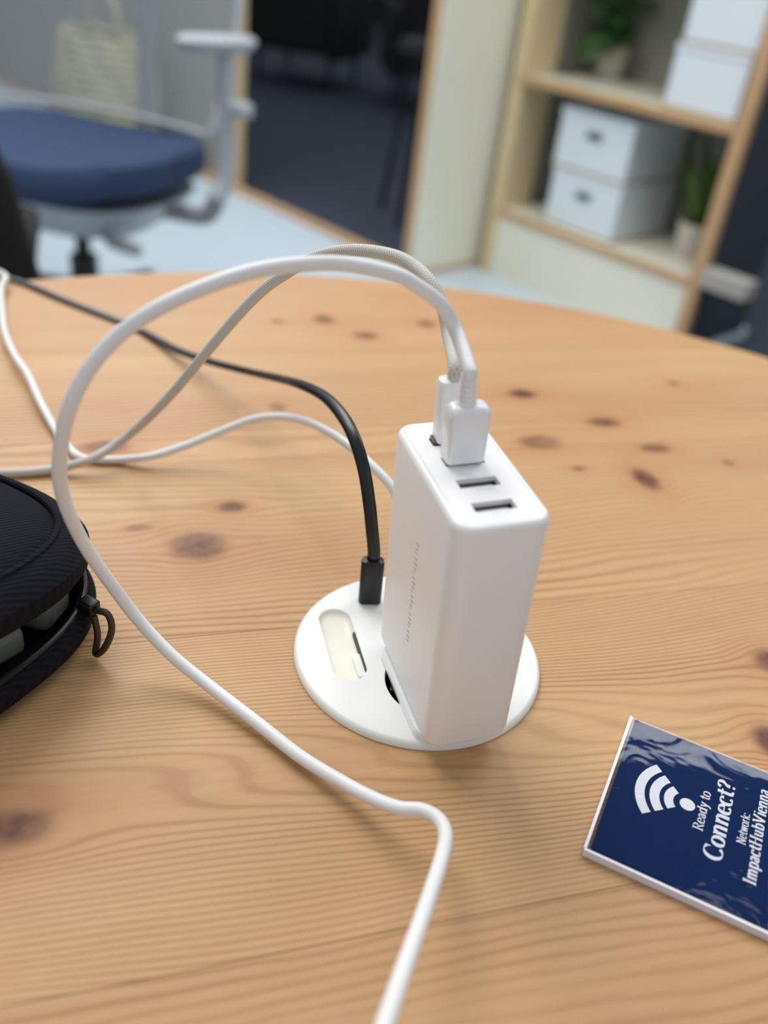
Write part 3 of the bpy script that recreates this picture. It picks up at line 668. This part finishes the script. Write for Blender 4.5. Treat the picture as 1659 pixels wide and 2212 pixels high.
# side gusset joins the halves at the back; front stays open
bm = bmesh.new(); q = brg(.93, 0); ra_ = [v for v in q if v[1] > .048]; 
ra_.sort(key=lambda v: -math.atan2(v[1]+.02, v[0]))
a = [bm.verts.new((x, y, .019)) for x, y, z in ra_]; b = [bm.verts.new((x, y, .032)) for x, y, z in ra_]
for i in range(len(a)-1): bm.faces.new((a[i], a[i+1], b[i+1], b[i]))
o = obj('gusset', bm, M_bag, g); o.modifiers.new('s', 'SOLIDIFY').thickness = .001
bm = bmesh.new(); random.seed(3)
ut = bmesh.ops.create_cube(bm, size=1)['verts']; bmesh.ops.transform(bm, matrix=Matrix.Translation((.0450, .030, .0155)) @ Matrix.Rotation(.25, 4, 'Z') @ Matrix.Diagonal((.014, .018, .018, 1)), verts=ut)
obj('inner_pouch', bm, M_bagcont, g, bevel=.004)
bm = bmesh.new(); ut = bmesh.ops.create_cube(bm, size=1)['verts']; bmesh.ops.transform(bm, matrix=Matrix.Translation((.0460, .002, .0130)) @ Matrix.Rotation(-.15, 4, 'Z') @ Matrix.Diagonal((.014, .024, .012, 1)), verts=ut)
obj('inner_wallet', bm, M_bagcont, g, bevel=.003)
zp = Vector((.0705, .022, .0215))
sl = obj('zip_slider', bx(.0605, .0675, .0315, .0370, .0160, .0215), M_blk, g, bevel=.001)
zp = Vector((.0670, .0345, .0180)); ow = Vector((.91, .41, 0))
obj('pull_ring', tube(cr([zp-ow*.001, zp+ow*.005+Vector((.001, -.002, .001)), zp+ow*.0085+Vector((.001, -.005, -.004)), zp+ow*.0075+Vector((.001, -.008, -.011)), zp+ow*.004+Vector((0, -.007, -.0155)), zp+ow*.003+Vector((0, -.004, -.009)), zp+ow*.000+Vector((0, -.001, -.002))], 5), .0013, 8), M_brass, sl)

# ------------------------------------------------------------------ table sign
SB = Vector((.07743, .18554, TZ)); sv = Vector((.3745, .92723, 0)); tv = Vector((.92723, -.3745, 0))
SM = Matrix.Translation(SB) @ Matrix(((sv.x, tv.x, 0, 0), (sv.y, tv.y, 0, 0), (0, 0, -1, 0), (0, 0, 0, 1)))
g = thing('table_sign', 'navy wifi network card in a clear acrylic holder lying beside the charger', 'sign', tuple(SB))
LX, LT = .0665, .104
inv = Matrix.Translation(SB).inverted()
def sg(name, bm, m, par=None, **k):
    # sign space: x = reading direction s, y = down direction t, z up
    mm = Matrix.Translation(SB) @ Matrix(((sv.x, tv.x, 0, 0), (sv.y, tv.y, 0, 0), (0, 0, 1, 0), (0, 0, 0, 1)))
    bmesh.ops.transform(bm, matrix=inv @ mm, verts=bm.verts); return obj(name, bm, m, par or g, smooth=False, **k)
sg('back_sheet', bx(0, LX, 0, LT, .0001, .0020), M_acr)
card = sg('card', bx(.0016, LX-.0004, .0014, LT-.001, .0022, .0026), M_navy)
sg('acrylic_edge', bx(-.0006, .0003, -.0004, LT, .0001, .0031), M_frost)
sg('acrylic_edge', bx(.0004, LX, -.0007, .0003, .0001, .0031), M_frost)
sg('front_sheet', bx(.0006, LX, .0005, LT, .0028, .0032), M_acr)
ZP = .00268
def arcpts(cx, cy, rx, ry, a0, a1, n=14): return [(cx+rx*math.cos(math.radians(a0+(a1-a0)*i/n)), cy+ry*math.sin(math.radians(a0+(a1-a0)*i/n))) for i in range(n+1)]
def fanring(bm, cx, cy, r0, r1, a0, a1, n=24):
    pr = None
    for i in range(n+1):
        a = math.radians(a0+(a1-a0)*i/n); A = bm.verts.new((cx+r0*math.cos(a), cy+r0*math.sin(a), ZP)); B = bm.verts.new((cx+r1*math.cos(a), cy+r1*math.sin(a), ZP))
        if pr: bm.faces.new((pr[0], pr[1], B, A))
        pr = (A, B)
for r0, r1 in ((.0145, .0178), (.0095, .0128), (.0048, .0079)):
    bm = bmesh.new(); fanring(bm, .0360, .0262, r0, r1, -90-43, -90+43); sg('wifi_arc', bm, M_print, card)
bm = bmesh.new(); bm.faces.new([bm.verts.new((.0360+.0026*math.cos(2*PI*i/32), .0262+.0026*math.sin(2*PI*i/32), ZP)) for i in range(32)]); sg('wifi_dot', bm, M_print, card)
# serif lettering drawn with a broad nib: x height 1, capitals 1.45
def ser(x, y, w=.34): return ('s', [(x-w/2, y), (x+w/2, y)])
def st(x, y0, y1): return ('b', [(x, y0), (x, y1)])
GL = {
 'C': (1.32, [('n', arcpts(.68, .72, .58, .74, 48, 318, 20)), ('s', [(1.1, 1.0), (1.1, 1.42)])]),
 'o': (1.0, [('n', arcpts(.48, .5, .38, .5, 0, 360, 24))]),
 'n': (1.15, [st(.26, 0, 1), ('n', [(.3, .72), (.45, .92), (.62, 1.0), (.78, .92), (.86, .7), (.86, 0)]), ser(.26, .03), ser(.86, .03), ('s', [(.06, .97), (.26, .97)])]),
 'e': (.95, [('n', arcpts(.48, .5, .38, .5, 5, 318, 22)), ('s', [(.14, .55), (.84, .55)])]),
 'c': (.9, [('n', arcpts(.48, .5, .37, .5, 45, 318, 20)), ('b', [(.74, .74), (.72, .84)])]),
 't': (.72, [('b', [(.34, 1.35), (.34, .25)]), ('n', [(.34, .28), (.42, .06), (.56, .03), (.68, .12)]), ('s', [(.02, .95), (.68, .95)]), ('s', [(.02, .98), (.68, .98)])]),
 '?': (.9, [('n', arcpts(.42, 1.12, .30, .32, 170, -50, 14)+[(.44, .7), (.42, .42)]), ('d', [(.42, .08)])]),
 'R': (1.4, [st(.34, 0, 1.45), ('n', [(.34, 1.42), (.75, 1.42), (1.0, 1.3), (1.05, 1.08), (.98, .85), (.75, .74), (.34, .74)]), ('b', [(.72, .74), (1.16, .03)]), ser(.34, .03, .46), ser(.2, 1.42, .3), ser(1.22, .03, .26)]),
 'a': (.98, [('n', [(.18, .8), (.32, .97), (.52, .97), (.66, .85), (.68, .6)]), st(.68, .12, .8), ('n', [(.68, .58), (.38, .5), (.17, .3), (.22, .08), (.42, .02), (.66, .2)]), ('s', [(.68, .05), (.92, .1)])]),
 'd': (1.1, [('n', arcpts(.46, .5, .34, .49, 0, 360, 22)), st(.84, 0, 1.45), ('s', [(.66, 1.42), (.84, 1.42)]), ('s', [(.84, .03), (1.04, .03)])]),
 'y': (1.0, [('b', [(.2, .98), (.52, .08)]), ('n', [(.84, .98), (.46, -.2), (.3, -.4), (.12, -.36)]), ser(.2, .97, .36), ser(.84, .97, .3)]),
 ' ': (.5, []),
 'N': (1.5, [st(.3, 0, 1.45), st(1.15, 0, 1.45), ('b', [(.3, 1.42), (1.15, .02)]), ser(.3, .03, .42), ser(.2, 1.42, .36), ser(1.15, 1.42, .42)]),
 'w': (1.4, [('b', [(.16, .98), (.42, .04)]), ('n', [(.42, .04), (.68, .95)]), ('b', [(.68, .98), (.94, .04)]), ('n', [(.94, .04), (1.2, .95)]), ser(.16, .97), ser(.68, .97), ser(1.22, .97)]),
 'r': (.82, [st(.26, 0, 1), ('n', [(.28, .68), (.42, .9), (.58, .98), (.7, .9)]), ser(.26, .03), ('s', [(.06, .97), (.26, .97)])]),
 'k': (1.1, [st(.26, 0, 1.45), ('n', [(.28, .42), (.84, .97)]), ('b', [(.46, .6), (.9, .03)]), ser(.26, .03), ser(.92, .03), ser(.86, .97), ('s', [(.08, 1.42), (.26, 1.42)])]),
 ':': (.5, [('d', [(.22, .12)]), ('d', [(.22, .86)])]),
 'I': (.75, [st(.36, 0, 1.45), ser(.36, .03, .5), ser(.36, 1.42, .5)]),
 'm': (1.68, [st(.26, 0, 1), ('n', [(.3, .72), (.45, .92), (.6, 1), (.74, .92), (.82, .7), (.82, 0)]), ('n', [(.86, .72), (1.0, .92), (1.15, 1), (1.3, .92), (1.38, .7), (1.38, 0)]), ser(.26, .03), ser(.82, .03), ser(1.38, .03), ('s', [(.06, .97), (.26, .97)])]),
 'p': (1.08, [st(.26, -.42, 1), ('n', arcpts(.58, .5, .34, .49, 0, 360, 22)), ser(.26, -.4), ('s', [(.06, .97), (.26, .97)])]),
 'H': (1.55, [st(.32, 0, 1.45), st(1.18, 0, 1.45), ('s', [(.32, .76), (1.18, .76)]), ser(.32, .03, .46), ser(.32, 1.42, .46), ser(1.18, .03, .46), ser(1.18, 1.42, .46)]),
 'u': (1.12, [st(.26, .25, .98), ('n', [(.26, .3), (.34, .08), (.5, .01), (.68, .1), (.82, .3)]), st(.82, 0, .98), ('s', [(.06, .97), (.26, .97)]), ('s', [(.64, .97), (.82, .97)]), ('s', [(.82, .03), (1.04, .03)])]),
 'b': (1.08, [st(.26, 0, 1.45), ('n', arcpts(.6, .5, .34, .49, 0, 360, 22)), ('s', [(.06, 1.42), (.26, 1.42)])]),
 'V': (1.4, [('b', [(.18, 1.42), (.66, .02)]), ('n', [(.66, .02), (1.16, 1.42)]), ser(.2, 1.42, .44), ser(1.16, 1.42, .38)]),
 'i': (.58, [st(.28, 0, 1), ser(.28, .03), ('s', [(.08, .97), (.28, .97)]), ('d', [(.27, 1.36)])]),
}
def word(txt, s0, s1, t0, xh, bold=.2):
    tot = sum(GL[c][0] for c in txt); k = (s1-s0)/tot; bm = bmesh.new(); x = 0; zz = [ZP]
    def P(px, py): return bm.verts.new((s0+(x+px)*k, t0-py*xh, zz[0]))
    for c in txt:
        adv, strokes = GL[c]
        for kind, pts in strokes:
            zz[0] += 1e-6
            if kind == 'd':
                bm.faces.new([P(pts[0][0]+.13*math.cos(a), pts[0][1]+.12*math.sin(a)) for a in [2*PI*i/14 for i in range(14)]]); continue
            for (ax, ay), (bx_, by) in zip(pts, pts[1:]):
                d = Vector((bx_-ax, by-ay)); 
                if d.length < 1e-6: continue
                d.normalize(); zz[0] += 2e-7; w_ = .09 if kind == 's' else (bold if kind == 'b' else .06+(bold-.04)*abs(d.y)**1.3); nn = Vector((-d.y, d.x))*w_/2; e = d*(.02 if kind == 'n' else 0)
                bm.faces.new([P(ax-e.x+nn.x, ay-e.y+nn.y), P(bx_+e.x+nn.x, by+e.y+nn.y), P(bx_+e.x-nn.x, by+e.y-nn.y), P(ax-e.x-nn.x, ay-e.y-nn.y)])
        x += adv
    return bm
for txt, s0, s1, t0, xh, bd in (('Ready to', .0270, .0455, .0327, .0023, .24), ('Connect?', .0180, .0540, .0400, .0040, .31), ('Network:', .0290, .0432, .0463, .0020, .24), ('ImpactHubVienna', .0146, .0575, .0512, .0027, .31)):
    sg('print_line', word(txt, s0, s1, t0, xh, bd), M_print, card, flat=True)
